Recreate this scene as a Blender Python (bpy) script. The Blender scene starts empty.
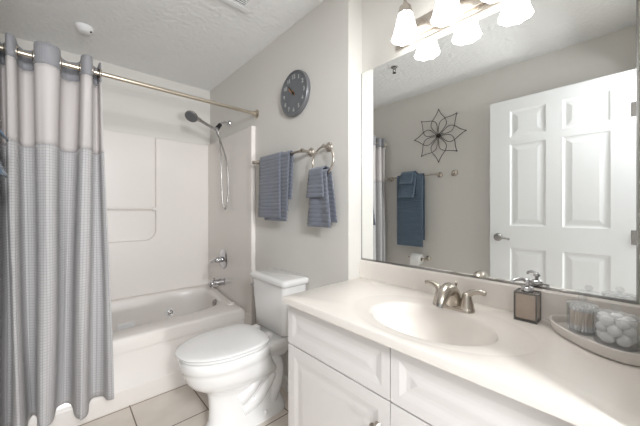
import bpy, bmesh, math, random
from mathutils import Vector, Matrix
random.seed(7)
PI = math.pi
C = bpy.context.scene.collection
scn = bpy.context.scene

# ------------------------------------------------------------------ camera, light, exposure
YAW = 47.96
cam_data = bpy.data.cameras.new('camera')
cam = bpy.data.objects.new('camera', cam_data); C.objects.link(cam)
cam.location = (0, 0, 1.22)
cam.rotation_euler = (PI/2, 0, math.radians(YAW - 90))
cam_data.sensor_width = 36.0
cam_data.lens = 287.0/640*36
cam_data.shift_y = -2.65/640
cam_data.clip_start = 0.01
scn.camera = cam

W = bpy.data.worlds.new('world'); scn.world = W; W.use_nodes = True
bgn = W.node_tree.nodes['Background']
bgn.inputs[0].default_value = (0.97, 0.985, 1.0, 1)
WORLD = 0.55
bgn.inputs[1].default_value = WORLD
SHADE_E = 5.6
BULB_E = 25.0
vs = scn.view_settings
vs.view_transform = 'Standard'; vs.look = 'None'; vs.exposure = 0.30; vs.gamma = 1.0
vs.use_curve_mapping = False

def fill_light(name, loc, aim, sx, sy, watts, spread=180):
    """unseen fill lights added behind the open doorway to brighten and even out the room"""
    l = bpy.data.lights.new(name, 'AREA'); l.shape = 'RECTANGLE'; l.size = sx; l.size_y = sy; l.energy = watts
    l.spread = math.radians(spread); l.color = (0.965, 0.985, 1.0)
    o = bpy.data.objects.new(name, l); C.objects.link(o)
    o.location = loc; o.rotation_euler = Vector(aim).to_track_quat('-Z', 'Y').to_euler()
fill_light('fill_light_high', (0.0, -1.2, 2.0), (0, 0.985, -0.17), 0.3, 0.5, 40)  # added fill from high behind the doorway; no known fixture
fill_light('fill_light_near', (0.05, -0.3, 1.95), (0, 0.98, 0.17), 0.3, 0.25, 6)  # small extra fill added just outside the doorway, not a real wall light
fill_light('fill_light_low', (0.0, -2.6, 0.7), (0, 0.9, 0.4), 0.4, 0.4, 52)  # added fill aimed upward from low down; stands for no known lamp

# ------------------------------------------------------------------ materials
def lin(r, g, b):
    f = lambda c: ((c/255+0.055)/1.055)**2.4 if c > 10 else c/255/12.92
    return (f(r), f(g), f(b), 1)

def mat(name, col, rough=0.5, metal=0.0, bump=None, vary=None, coat=0.0, trans=0.0, ior=1.45, spec=0.5, sheen=0.0):
    """bump=(scale, strength, distance)  vary=(scale, second colour)"""
    m = bpy.data.materials.new(name); m.use_nodes = True
    nt = m.node_tree; b = nt.nodes['Principled BSDF']
    b.inputs['Base Color'].default_value = col
    b.inputs['Roughness'].default_value = rough
    b.inputs['Metallic'].default_value = metal
    b.inputs['Coat Weight'].default_value = coat
    b.inputs['Transmission Weight'].default_value = trans
    b.inputs['IOR'].default_value = ior
    b.inputs['Specular IOR Level'].default_value = spec
    b.inputs['Sheen Weight'].default_value = sheen
    tc = nt.nodes.new('ShaderNodeTexCoord')
    if bump:
        n = nt.nodes.new('ShaderNodeTexNoise'); n.inputs['Scale'].default_value = bump[0]; n.inputs['Detail'].default_value = 3
        bp = nt.nodes.new('ShaderNodeBump'); bp.inputs['Strength'].default_value = bump[1]; bp.inputs['Distance'].default_value = bump[2]
        nt.links.new(tc.outputs['Object'], n.inputs['Vector'])
        nt.links.new(n.outputs['Fac'], bp.inputs['Height'])
        nt.links.new(bp.outputs['Normal'], b.inputs['Normal'])
    if vary:
        n2 = nt.nodes.new('ShaderNodeTexNoise'); n2.inputs['Scale'].default_value = vary[0]; n2.inputs['Detail'].default_value = 4
        mx = nt.nodes.new('ShaderNodeMix'); mx.data_type = 'RGBA'
        mx.inputs['A'].default_value = col; mx.inputs['B'].default_value = vary[1]
        nt.links.new(tc.outputs['Object'], n2.inputs['Vector'])
        nt.links.new(n2.outputs['Fac'], mx.inputs['Factor'])
        nt.links.new(mx.outputs['Result'], b.inputs['Base Color'])
    return m

M = {}
M['wall'] = mat('wall_paint', lin(219, 216, 211), 0.6, bump=(90, 0.25, 0.002))
M['ceiling'] = mat('ceiling_texture', lin(240, 240, 239), 0.85, bump=(36, 0.9, 0.009))
M['trim'] = mat('trim_paint', lin(236, 234, 231), 0.4)
M['door'] = mat('door_paint', lin(226, 227, 227), 0.4)
M['acrylic'] = mat('tub_acrylic', lin(230, 224, 219), 0.3, coat=0.15)
M['porcelain'] = mat('porcelain', lin(240, 239, 238), 0.1, coat=0.5)
M['seat'] = mat('seat_plastic', lin(242, 241, 240), 0.2)
M['cabinet'] = mat('cabinet_thermofoil', lin(232, 228, 226), 0.38)
M['marble'] = mat('cultured_marble', lin(236, 230, 223), 0.22, coat=0.15, vary=(3, lin(239, 233, 227)))
M['nickel'] = mat('brushed_nickel', lin(196, 188, 178), 0.27, 1.0)
M['rodmetal'] = mat('warm_nickel', lin(204, 194, 178), 0.3, 1.0)
M['chrome'] = mat('chrome', lin(205, 205, 208), 0.12, 1.0)
M['dullchrome'] = mat('satin_chrome', lin(170, 168, 166), 0.25, 1.0)
M['brass'] = mat('aged_brass', lin(170, 140, 95), 0.35, 1.0)
M['dark'] = mat('dark_plastic', lin(28, 28, 30), 0.5)
M['whiteplastic'] = mat('white_plastic', lin(236, 236, 236), 0.4)
M['mirror'] = mat('mirror_silver', (0.95, 0.965, 0.955, 1), 0.0, 1.0)
M['clock'] = mat('slate_face', lin(100, 103, 106), 0.6, vary=(14, lin(114, 117, 121)))
M['clockrim'] = mat('clock_rim', lin(120, 121, 124), 0.35, 0.3)
M['numeral'] = mat('numeral_grey', lin(190, 190, 188), 0.5)
M['copper'] = mat('copper_hand', lin(205, 150, 100), 0.35, 0.6)
M['iron'] = mat('dark_iron', lin(72, 66, 62), 0.5, 0.5)
M['paper'] = mat('tissue_paper', lin(240, 240, 238), 0.9, bump=(60, 0.2, 0.001))
M['cardboard'] = mat('cardboard', lin(170, 140, 110), 0.9)
M['cotton'] = mat('cotton', lin(246, 246, 246), 0.95, bump=(300, 0.4, 0.001))
M['swabstick'] = mat('swab_stick', lin(246, 230, 212), 0.7)
M['tray'] = mat('tray_pewter', lin(228, 223, 218), 0.4, 0.1, bump=(25, 0.2, 0.001), vary=(20, lin(214, 208, 202)))
M['glass'] = mat('clear_acrylic', (1, 1, 1, 1), 0.02, trans=1.0, ior=1.25)
M['liquid'] = mat('soap_taupe', lin(196, 180, 166), 0.2, vary=(30, lin(216, 204, 192)))
M['smoke'] = mat('smoked_glass', lin(215, 210, 205), 0.03, trans=1.0, ior=1.3)
M['smokeedge'] = mat('smoked_edge', lin(112, 108, 105), 0.15, 0.3)
M['toe'] = mat('toe_kick', lin(200, 192, 186), 0.6)

def clear_mat(name='clear_acrylic', tint=(0.98, 0.985, 0.99, 1), haze=0.09):
    """thin clear acrylic: lets light straight through, with a Fresnel sheen"""
    m = bpy.data.materials.new(name); m.use_nodes = True
    nt = m.node_tree; N = nt.nodes.new; L = nt.links.new
    tr = N('ShaderNodeBsdfTransparent'); tr.inputs[0].default_value = tint
    gl = N('ShaderNodeBsdfGlossy'); gl.inputs['Roughness'].default_value = 0.03
    lw = N('ShaderNodeLayerWeight'); lw.inputs['Blend'].default_value = 0.5
    pw = N('ShaderNodeMath'); pw.operation = 'POWER'; pw.inputs[1].default_value = 3.5
    fr = N('ShaderNodeMath'); fr.operation = 'MULTIPLY_ADD'; fr.inputs[1].default_value = 0.55; fr.inputs[2].default_value = 0.05
    L(lw.outputs['Facing'], pw.inputs[0]); L(pw.outputs[0], fr.inputs[0])
    ms = N('ShaderNodeMixShader')
    L(fr.outputs[0], ms.inputs[0]); L(tr.outputs[0], ms.inputs[1]); L(gl.outputs[0], ms.inputs[2])
    df = N('ShaderNodeBsdfDiffuse'); df.inputs[0].default_value = (0.95, 0.95, 0.95, 1)
    hz = N('ShaderNodeMixShader'); hz.inputs[0].default_value = haze
    L(ms.outputs[0], hz.inputs[1]); L(df.outputs[0], hz.inputs[2])
    L(hz.outputs[0], nt.nodes['Material Output'].inputs['Surface'])
    return m
M['glass'] = clear_mat()
M['smoke'] = clear_mat('smoked_glass', (0.86, 0.84, 0.82, 1), 0.0)

def tile_mat():
    m = bpy.data.materials.new('floor_tile'); m.use_nodes = True
    nt = m.node_tree; b = nt.nodes['Principled BSDF']; N = nt.nodes.new; L = nt.links.new
    tc = N('ShaderNodeTexCoord'); mp = N('ShaderNodeMapping')
    mp.inputs['Location'].default_value = (-0.317, -1.765, 0)
    br = N('ShaderNodeTexBrick'); br.offset = 0.0; br.squash = 1.0
    br.inputs['Scale'].default_value = 1.0
    br.inputs['Brick Width'].default_value = 0.353; br.inputs['Row Height'].default_value = 0.353
    br.inputs['Mortar Size'].default_value = 0.0035; br.inputs['Mortar Smooth'].default_value = 0.1
    br.inputs['Color1'].default_value = lin(241, 233, 224); br.inputs['Color2'].default_value = lin(238, 229, 219)
    br.inputs['Mortar'].default_value = lin(128, 112, 98)
    ns = N('ShaderNodeTexNoise'); ns.inputs['Scale'].default_value = 5; ns.inputs['Detail'].default_value = 5
    mx = N('ShaderNodeMix'); mx.data_type = 'RGBA'; mx.blend_type = 'MULTIPLY'
    cr = N('ShaderNodeValToRGB'); cr.color_ramp.elements[0].position = 0.3; cr.color_ramp.elements[0].color = (0.86, 0.84, 0.82, 1)
    cr.color_ramp.elements[1].position = 0.7
    L(tc.outputs['Object'], mp.inputs['Vector']); L(mp.outputs['Vector'], br.inputs['Vector'])
    L(tc.outputs['Object'], ns.inputs['Vector']); L(ns.outputs['Fac'], cr.inputs['Fac'])
    mx.inputs['Factor'].default_value = 1.0
    L(br.outputs['Color'], mx.inputs['A']); L(cr.outputs['Color'], mx.inputs['B'])
    L(mx.outputs['Result'], b.inputs['Base Color'])
    bp = N('ShaderNodeBump'); bp.invert = True; bp.inputs['Strength'].default_value = 0.4; bp.inputs['Distance'].default_value = 0.002
    L(br.outputs['Fac'], bp.inputs['Height']); L(bp.outputs['Normal'], b.inputs['Normal'])
    b.inputs['Roughness'].default_value = 0.38
    return m
M['tile'] = tile_mat()

def waffle_mat(name, c1, c2, size, strength=0.6, trans=0.0, rough=0.85):
    """small woven checks, UV in metres"""
    m = bpy.data.materials.new(name); m.use_nodes = True
    nt = m.node_tree; b = nt.nodes['Principled BSDF']; N = nt.nodes.new; L = nt.links.new
    uv = N('ShaderNodeUVMap')
    br = N('ShaderNodeTexBrick'); br.offset = 0.0
    br.inputs['Scale'].default_value = 1.0
    br.inputs['Brick Width'].default_value = size; br.inputs['Row Height'].default_value = size
    br.inputs['Mortar Size'].default_value = size*0.13; br.inputs['Mortar Smooth'].default_value = 0.6
    br.inputs['Color1'].default_value = c1; br.inputs['Color2'].default_value = c1; br.inputs['Mortar'].default_value = c2
    L(uv.outputs['UV'], br.inputs['Vector']); L(br.outputs['Color'], b.inputs['Base Color'])
    bp = N('ShaderNodeBump'); bp.inputs['Strength'].default_value = strength; bp.inputs['Distance'].default_value = 0.002
    L(br.outputs['Fac'], bp.inputs['Height']); L(bp.outputs['Normal'], b.inputs['Normal'])
    b.inputs['Roughness'].default_value = rough
    b.inputs['Sheen Weight'].default_value = 0.1
    if trans:
        out = nt.nodes['Material Output']
        tr = N('ShaderNodeBsdfTranslucent'); tr.inputs[0].default_value = c1
        ms = N('ShaderNodeMixShader'); ms.inputs[0].default_value = trans
        L(b.outputs[0], ms.inputs[1]); L(tr.outputs[0], ms.inputs[2]); L(ms.outputs[0], out.inputs['Surface'])
    return m
M['waffle'] = waffle_mat('curtain_waffle', lin(190, 188, 188), lin(166, 164, 165), 0.014, trans=0.0)
M['header'] = waffle_mat('curtain_header', lin(150, 150, 154), lin(130, 130, 134), 0.006, 0.3)
M['sheer'] = waffle_mat('curtain_sheer', lin(228, 223, 221), lin(216, 211, 210), 0.004, 0.2, trans=0.35)
def towel_mat(name, c1, c2, period):
    m = bpy.data.materials.new(name); m.use_nodes = True
    nt = m.node_tree; b = nt.nodes['Principled BSDF']; N = nt.nodes.new; L = nt.links.new
    tc = N('ShaderNodeTexCoord'); ns = N('ShaderNodeTexNoise'); ns.inputs['Scale'].default_value = 260; ns.inputs['Detail'].default_value = 2
    mx = N('ShaderNodeMix'); mx.data_type = 'RGBA'; mx.inputs['A'].default_value = c1; mx.inputs['B'].default_value = c2
    L(tc.outputs['Object'], ns.inputs['Vector']); L(ns.outputs['Fac'], mx.inputs['Factor']); L(mx.outputs['Result'], b.inputs['Base Color'])
    bp = N('ShaderNodeBump'); bp.inputs['Strength'].default_value = 0.7; bp.inputs['Distance'].default_value = 0.003
    L(ns.outputs['Fac'], bp.inputs['Height']); L(bp.outputs['Normal'], b.inputs['Normal'])
    b.inputs['Roughness'].default_value = 0.95; b.inputs['Sheen Weight'].default_value = 0.3
    return m
M['towel'] = towel_mat('terry_blue_grey', lin(90, 95, 108), lin(124, 128, 139), 0.024)
M['towelteal'] = towel_mat('terry_slate_blue', lin(68, 86, 104), lin(98, 115, 131), 0.024)
M['towelband'] = towel_mat('terry_band', lin(160, 168, 186), lin(176, 184, 198), 0.024)

def emit(name, col, s, mixdiff=0.0):
    m = bpy.data.materials.new(name); m.use_nodes = True
    b = m.node_tree.nodes['Principled BSDF']
    b.inputs['Base Color'].default_value = (0.9, 0.9, 0.9, 1)
    b.inputs['Roughness'].default_value = 0.4
    b.inputs['Emission Color'].default_value = col
    b.inputs['Emission Strength'].default_value = s
    return m
M['shade'] = emit('frosted_shade', (1.0, 0.985, 0.96, 1), SHADE_E)
M['bulb'] = emit('lit_bulb', (1.0, 0.97, 0.93, 1), BULB_E)

# ------------------------------------------------------------------ helpers
def world_loc(o):
    v = Vector((0, 0, 0))
    while o is not None:
        v += o.location; o = o.parent
    return v

def obj(name, bm, m, parent=None, smooth=None, bevel=None, subsurf=0, solid=None, local=False, mats=None):
    """link a bmesh as ONE object; geometry is given in world metres unless local"""
    if parent is not None and not local:
        bmesh.ops.translate(bm, verts=bm.verts, vec=-world_loc(parent))
    bmesh.ops.recalc_face_normals(bm, faces=bm.faces) if solid is None else None
    me = bpy.data.meshes.new(name)
    if smooth is not None:
        for f in bm.faces: f.smooth = True
    bm.to_mesh(me); bm.free()
    if mats:
        for x in mats: me.materials.append(x)
    else:
        me.materials.append(m)
    o = bpy.data.objects.new(name, me); C.objects.link(o)
    if parent is not None: o.parent = parent
    if solid:
        md = o.modifiers.new('thick', 'SOLIDIFY'); md.thickness = solid; md.offset = 0
    if bevel:
        md = o.modifiers.new('bevel', 'BEVEL'); md.width = bevel; md.segments = 2; md.limit_method = 'ANGLE'; md.angle_limit = math.radians(40)
        md.harden_normals = False
    if subsurf:
        md = o.modifiers.new('sub', 'SUBSURF'); md.levels = subsurf; md.render_levels = subsurf
    if smooth is not None and smooth < 180:
        me.set_sharp_from_angle(angle=math.radians(smooth))
    return o

def tag(o, label, cat, group=None):
    o['label'] = label; o['category'] = cat
    if group: o['group'] = group
    return o

def thing(name, label, cat, loc=(0, 0, 0), group=None):
    o = bpy.data.objects.new(name, None); C.objects.link(o)
    o.location = loc; o.empty_display_size = 0.05
    return tag(o, label, cat, group)

def struct(name, bm, m, **k):
    o = obj(name, bm, m, **k); o['kind'] = 'structure'; return o

def new(): return bmesh.new()

def box(bm, x0, x1, y0, y1, z0, z1):
    v = [bm.verts.new((x, y, z)) for z in (z0, z1) for y in (y0, y1) for x in (x0, x1)]
    for f in ((0, 2, 3, 1), (4, 5, 7, 6), (0, 1, 5, 4), (2, 6, 7, 3), (0, 4, 6, 2), (1, 3, 7, 5)):
        bm.faces.new([v[i] for i in f])
    return v

def loft(bm, rings, cap0=True, cap1=True, closed=True):
    rs = [[bm.verts.new(p) for p in r] for r in rings]
    n = len(rs[0])
    for a, b in zip(rs, rs[1:]):
        for i in range(n if closed else n-1):
            j = (i+1) % n
            bm.faces.new((a[i], a[j], b[j], b[i]))
    if cap0: bm.faces.new(rs[0][::-1])
    if cap1: bm.faces.new(rs[-1])
    return rs

def frame(axis):
    a = Vector(axis).normalized()
    t = Vector((0, 0, 1)) if abs(a.z) < 0.9 else Vector((1, 0, 0))
    u = a.cross(t).normalized(); v = a.cross(u).normalized()
    return a, u, v

def lathe(bm, prof, origin, axis, n=24, cap=True, squash=None):
    """prof: list of (radius, distance along axis)"""
    a, u, v = frame(axis); o = Vector(origin)
    rings = []
    for r, h in prof:
        r = max(r, 1e-4)
        rings.append([o + a*h + (u*math.cos(2*PI*i/n) + v*math.sin(2*PI*i/n))*r for i in range(n)])
    loft(bm, rings, cap, cap)

def tube(bm, pts, r, n=10, closed=False, cap=True):
    pts = [Vector(p) for p in pts]; m = len(pts)
    rad = r if isinstance(r, (list, tuple)) else [r]*m
    rings = []; prev = None
    for i, p in enumerate(pts):
        if closed: t = pts[(i+1) % m]-pts[i-1]
        else: t = pts[min(i+1, m-1)]-pts[max(i-1, 0)]
        t.normalize()
        if prev is None: _, u, v = frame(t)
        else:
            u = prev - t*prev.dot(t)
            if u.length < 1e-6: _, u, v = frame(t)
            u.normalize()
        v = t.cross(u).normalized(); prev = u
        rings.append([p + (u*math.cos(2*PI*k/n)+v*math.sin(2*PI*k/n))*rad[i] for k in range(n)])
    if closed:
        rings.append(rings[0])
        rs = [[bm.verts.new(q) for q in rr] for rr in rings[:-1]]
        for i in range(m):
            a, b = rs[i], rs[(i+1) % m]
            for k in range(n):
                bm.faces.new((a[k], a[(k+1) % n], b[(k+1) % n], b[k]))
    else:
        loft(bm, rings, cap, cap)

def catmull(P, k=8):
    P = [Vector(p) for p in P]; out = []
    Q = [P[0]*2-P[1]] + P + [P[-1]*2-P[-2]]
    for i in range(1, len(Q)-2):
        for s in range(k):
            t = s/k
            a, b, c, d = Q[i-1], Q[i], Q[i+1], Q[i+2]
            out.append(0.5*((2*b)+(c-a)*t+(2*a-5*b+4*c-d)*t*t+(3*b-a-3*c+d)*t**3))
    out.append(P[-1]); return out

def prism(bm, poly, to3d, h0, h1):
    """extrude polygon (a,b) between heights h0,h1 ; to3d(a,b,h)"""
    b0 = [bm.verts.new(to3d(a, b, h0)) for a, b in poly]
    b1 = [bm.verts.new(to3d(a, b, h1)) for a, b in poly]
    n = len(poly)
    bm.faces.new(b0[::-1]); bm.faces.new(b1)
    for i in range(n):
        j = (i+1) % n
        bm.faces.new((b0[i], b0[j], b1[j], b1[i]))

def rrect(w, d, r, n=6, cx=0, cy=0):
    out = []
    for (sx, sy, a0) in ((1, 1, 0), (-1, 1, 90), (-1, -1, 180), (1, -1, 270)):
        for i in range(n+1):
            a = math.radians(a0 + 90*i/n)
            out.append((cx+sx*(w-r)+r*math.cos(a), cy+sy*(d-r)+r*math.sin(a)))
    return out

def panel_face(bm, P, a0, a1, b0, b1, holes_a, holes_b, prof):
    """flat face a0..a1 x b0..b1 with routed panels at holes_a x holes_b; P(a,b,depth). prof: [(inset, depth)]"""
    As = sorted({a0, a1, *[q for h in holes_a for q in h]})
    Bs = sorted({b0, b1, *[q for h in holes_b for q in h]})
    for ia in range(len(As)-1):
        for ib in range(len(Bs)-1):
            p, q, r, s = As[ia], As[ia+1], Bs[ib], Bs[ib+1]
            if (p, q) in holes_a and (r, s) in holes_b:
                prev = [bm.verts.new(P(*c, 0)) for c in ((p, r), (q, r), (q, s), (p, s))]
                for ins, dep in prof:
                    cur = [bm.verts.new(P(*c, dep)) for c in ((p+ins, r+ins), (q-ins, r+ins), (q-ins, s-ins), (p+ins, s-ins))]
                    for i in range(4):
                        bm.faces.new((prev[i], prev[(i+1) % 4], cur[(i+1) % 4], cur[i]))
                    prev = cur
                bm.faces.new(prev)
            else:
                bm.faces.new([bm.verts.new(P(*c, 0)) for c in ((p, r), (q, r), (q, s), (p, s))])

def slab_sides(bm, P, a0, a1, b0, b1, d):
    cs = ((a0, b0), (a1, b0), (a1, b1), (a0, b1))
    f = [bm.verts.new(P(*c, 0)) for c in cs]; g = [bm.verts.new(P(*c, d)) for c in cs]
    for i in range(4):
        bm.faces.new((f[i], f[(i+1) % 4], g[(i+1) % 4], g[i]))
    return g

# ------------------------------------------------------------------ room shell
XR, XM, XL = 1.143, 1.256, -0.325      # right wall, mirror recess wall, left wall
YB, YF, YC = 2.967, -0.045, 1.04       # back wall, front wall, corner of the recess
ZC = 2.45
bm = new(); box(bm, -1.5, 1.8, -1.6, 3.2, -0.1, 0); struct('floor', bm, M['tile'])
bm = new(); box(bm, -0.5, 1.45, -0.165, 3.12, ZC, ZC+0.1); struct('ceiling', bm, M['ceiling'])
bm = new(); box(bm, -0.5, 1.45, YB, YB+0.12, 0, ZC); struct('wall_back', bm, M['wall'])
bm = new(); box(bm, XL-0.12, XL, YF-0.12, YB, 0, ZC); struct('wall_left', bm, M['wall'])
bm = new(); box(bm, XR, XM+0.14, YC, YB, 0, ZC); struct('wall_right', bm, M['wall'])
bm = new(); box(bm, XM, XM+0.14, YF-0.12, YC, 0, ZC); struct('wall_right_recess', bm, M['wall'])
bm = new()
prism(bm, [(XL, 0), (-0.165, 0), (-0.165, 2.115), (0.70, 2.115), (0.70, 0), (XM, 0), (XM, ZC), (XL, ZC)], lambda a, b, h: (a, h, b), YF-0.12, YF)
struct('wall_front', bm, M['wall'])
bm = new()
prism(bm, [(-0.225, 0), (-0.170, 0), (-0.170, 2.11), (0.695, 2.11), (0.695, 0), (0.735, 0), (0.735, 2.17), (-0.225, 2.17)], lambda a, b, h: (a, h, b), YF, YF+0.014)
struct('trim_1', bm, M['trim'], bevel=0.003)
def baseboard(name, x, y0, y1, sgn):
    bm = new()
    prof = [(0, 0), (0.013, 0), (0.013, 0.07), (0.009, 0.082), (0.004, 0.088), (0, 0.088)]
    prism(bm, prof, lambda a, b, h: (x+sgn*a, h, b), y0, y1)
    struct(name, bm, M['trim'])
baseboard('baseboard_right', XR, YC+0.001, 2.09, -1)
baseboard('baseboard_left', XL, 0.0, 2.12, 1)

# door, standing open against the left wall
DX0, DX1, DY0, DY1, DZ0, DZ1 = -0.180, -0.145, 0.0, 0.824, 0.012, 2.098
bm = new()
ha = [(0.120, 0.360), (0.455, 0.682)]
hb = [(0.23, 0.925), (1.100, 1.740), (1.80, 2.005)]
prof = [(0.005, 0.003), (0.014, 0.005), (0.022, 0.005), (0.052, 0.0015)]
panel_face(bm, lambda a, b, d: (DX1-d, a, b), DY0, DY1, DZ0, DZ1, ha, hb, prof)
panel_face(bm, lambda a, b, d: (DX0+d, a, b), DY0, DY1, DZ0, DZ1, ha, hb, prof)
slab_sides(bm, lambda a, b, d: (DX1-d, a, b), DY0, DY1, DZ0, DZ1, DX1-DX0)
bmesh.ops.remove_doubles(bm, verts=bm.verts, dist=1e-5)
door = struct('door_1', bm, M['door'])
bm = new()
for s, x in ((1, DX1), (-1, DX0)):
    lathe(bm, [(0.032, 0), (0.032, 0.006), (0.026, 0.011), (0.011, 0.013), (0.011, 0.040)], (x, 0.765, 1.003), (s, 0, 0))
    tube(bm, catmull([(x+s*0.038, 0.772, 1.003), (x+s*0.042, 0.752, 1.004), (x+s*0.042, 0.72, 1.001), (x+s*0.039, 0.675, 0.993)], 5), [0.011]*10+[0.009]*6, 10)
obj('door_handle', bm, M['dullchrome'], door, smooth=40)
for z in (0.25, 1.05, 1.85):
    bm = new(); lathe(bm, [(0.006, -0.045), (0.006, 0.045)], (DX1+0.004, -0.008, z), (0, 0, 1), 10)
    box(bm, DX1-0.001, DX1+0.001, -0.006, 0.03, z-0.045, z+0.045)
    obj('hinge', bm, M['dullchrome'], door, smooth=40)

# ------------------------------------------------------------------ bathtub and surround
XT0, XT1 = XL+0.040, XR-0.040
YT0, YT1 = 2.131, YB-0.048
def rimz(y):
    t = min(1, max(0, (y-2.27)/0.5)); t = t*t*(3-2*t)
    return 0.431+0.048*t
tub = thing('bathtub', 'cream acrylic whirlpool bathtub with a plain apron, along the back wall', 'bathtub', ((XT0+XT1)/2, YT0+0.4, 0))
bm = new(); N = 96
cx, cy = 0.405, 2.59
def sup(a, b, e, cx, cy, zf, n=N):
    out = []
    for i in range(n):
        t = 2*PI*i/n; c, s = math.cos(t), math.sin(t)
        x = cx+a*math.copysign(abs(c)**(2/e), c); y = cy+b*math.copysign(abs(s)**(2/e), s)
        out.append((x, y, zf(x, y)))
    return out
def outer(ins, zf):
    """points on the tub's outer rectangle at the angles of the basin ring"""
    out = []
    ref = sup(0.62, 0.285, 4, cx, cy, lambda x, y: 0)
    x0, x1, y0, y1 = XT0+ins, XT1-ins, YT0+ins, YT1-ins
    for x, y, _ in ref:
        dx, dy = (x-cx)/0.62, (y-cy)/0.285
        k = 1/max(abs(dx), abs(dy))
        px = cx+dx*k*((x1-cx) if dx > 0 else (cx-x0)); py = cy+dy*k*((y1-cy) if dy > 0 else (cy-y0))
        out.append((px, py, zf(px, py)))
    return out
rz = lambda x, y: rimz(y)
rings = [outer(0.0, lambda x, y: 0.34), outer(0.0, lambda x, y: rimz(y)-0.022), outer(0.004, lambda x, y: rimz(y)-0.008), outer(0.016, rz),
         sup(0.645, 0.300, 4, cx, cy, rz), sup(0.633, 0.290, 4, cx, cy, lambda x, y: rimz(y)-0.004),
         sup(0.622, 0.281, 4, cx, cy, lambda x, y: rimz(y)-0.018), sup(0.612, 0.274, 4, cx, cy, lambda x, y: rimz(y)-0.05),
         sup(0.585, 0.262, 3.6, cx, cy, lambda x, y: 0.26), sup(0.555, 0.248, 3.4, cx, cy, lambda x, y: 0.15),
         sup(0.525, 0.225, 3.2, cx, cy, lambda x, y: 0.105), sup(0.47, 0.18, 3, cx, cy, lambda x, y: 0.092)]
loft(bm, rings, False, True)
# apron: flat face set back under the rim, with a toe band standing proud at the floor
prism(bm, [(YT0+0.012, 0.34), (YT0+0.006, 0.395), (YT0+0.010, 0.36), (YT0+0.012, 0.118), (YT0+0.002, 0.108), (YT0, 0.10), (YT0, 0), (YT0+0.06, 0), (YT0+0.06, 0.34)],
      lambda a, b, h: (h, a, b), XT0, XT1) if False else None
prism(bm, [(YT0+0.010, 0.40), (YT0+0.012, 0.122), (YT0+0.002, 0.108), (YT0, 0.10), (YT0, 0.0), (YT0+0.06, 0.0), (YT0+0.06, 0.40)],
      lambda a, b, h: (h, a, b), XT0, XT1)
obj('tub_body', bm, M['acrylic'], tub, smooth=50)
bm = new(); lathe(bm, [(0.036, -0.004), (0.036, 0.006), (0.030, 0.012), (0.022, 0.013), (0.012, 0.009), (0.001, 0.009)], (1.015, 2.52, 0.395), (-1, 0, 0.12), 24)
obj('overflow_plate', bm, M['dullchrome'], tub, smooth=40)
def jet(x, z):
    bm = new(); lathe(bm, [(0.038, -0.006), (0.038, 0.006), (0.031, 0.012), (0.024, 0.010), (0.022, 0.003), (0.012, 0.003), (0.009, 0.012), (0.001, 0.013)], (x, 2.852, z), (0, -1, 0.1), 24)
    j = obj('jet', bm, M['whiteplastic'], tub, smooth=40)
    bm = new(); tube(bm, [(x+0.021*math.cos(t), 2.845, z+0.021*math.sin(t)) for t in [2*PI*i/20 for i in range(20)]], 0.0045, 8, closed=True)
    lathe(bm, [(0.009, 0.0), (0.009, 0.018), (0.004, 0.02)], (x, 2.852, z), (0, -1, 0.1), 14)
    obj('jet_ring', bm, M['dullchrome'], j, smooth=40)
jet(0.735, 0.29); jet(0.08, 0.29)
bm = new()
prism(bm, rrect(0.062, 0.022, 0.021, 6, 0.40, 0.262), lambda a, b, h: (a, h, b), 2.835, 2.856)
for k in range(7): box(bm, 0.352+k*0.014, 0.357+k*0.014, 2.832, 2.837, 0.247, 0.277)
obj('suction_cover', bm, M['whiteplastic'], tub, bevel=0.002)
bm = new(); lathe(bm, [(0.034, -0.002), (0.034, 0.006), (0.028, 0.011), (0.018, 0.012), (0.016, 0.009), (0.001, 0.009)], (1.06, 2.30, 0.4315), (0, 0, 1), 24)
obj('air_button', bm, M['acrylic'], tub, smooth=40)

sur = thing('tub_surround', 'glossy cream tub surround panels with a recessed shelf bay above the bathtub', 'tub surround', (0.4, YB-0.02, 0.47))
SZ0, SZ1 = 0.40, 1.885
bm = new()
ri = 1.105; li = XL+0.038; by = 2.953; rr = 0.05
prof = [(XR-0.002, 2.024), (XR-0.034, 2.024), (ri, 2.032), (ri, 2.083), (ri+0.006, 2.092)]
prof += [(ri+0.006-rr+rr*math.cos(t), by-rr+rr*math.sin(t)) for t in [PI/2*i/8 for i in range(9)]]
prof += [(li-0.006+rr-rr*math.sin(t), by-rr+rr*math.cos(t)) for t in [PI/2*i/8 for i in range(9)]]
prof += [(li-0.006, 2.092), (li, 2.083), (li, 2.032), (XL+0.034, 2.024), (XL+0.002, 2.024), (XL+0.002, YB-0.002), (XR-0.002, YB-0.002)]
prism(bm, prof, lambda a, b, h: (a, b, h), SZ0, SZ1)
obj('surround_panel', bm, M['acrylic'], sur, bevel=0.004)
# front legs of the panel run down to the rim and floor beside the tub
for s, xa, xb in ((0, XR-0.038, XR-0.002), (1, XL+0.002, XL+0.038)):
    bm = new(); box(bm, xa, xb, 2.026, 2.20, 0.0, SZ0)
    obj('side_flange', bm, M['acrylic'], sur, bevel=0.004)
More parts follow.
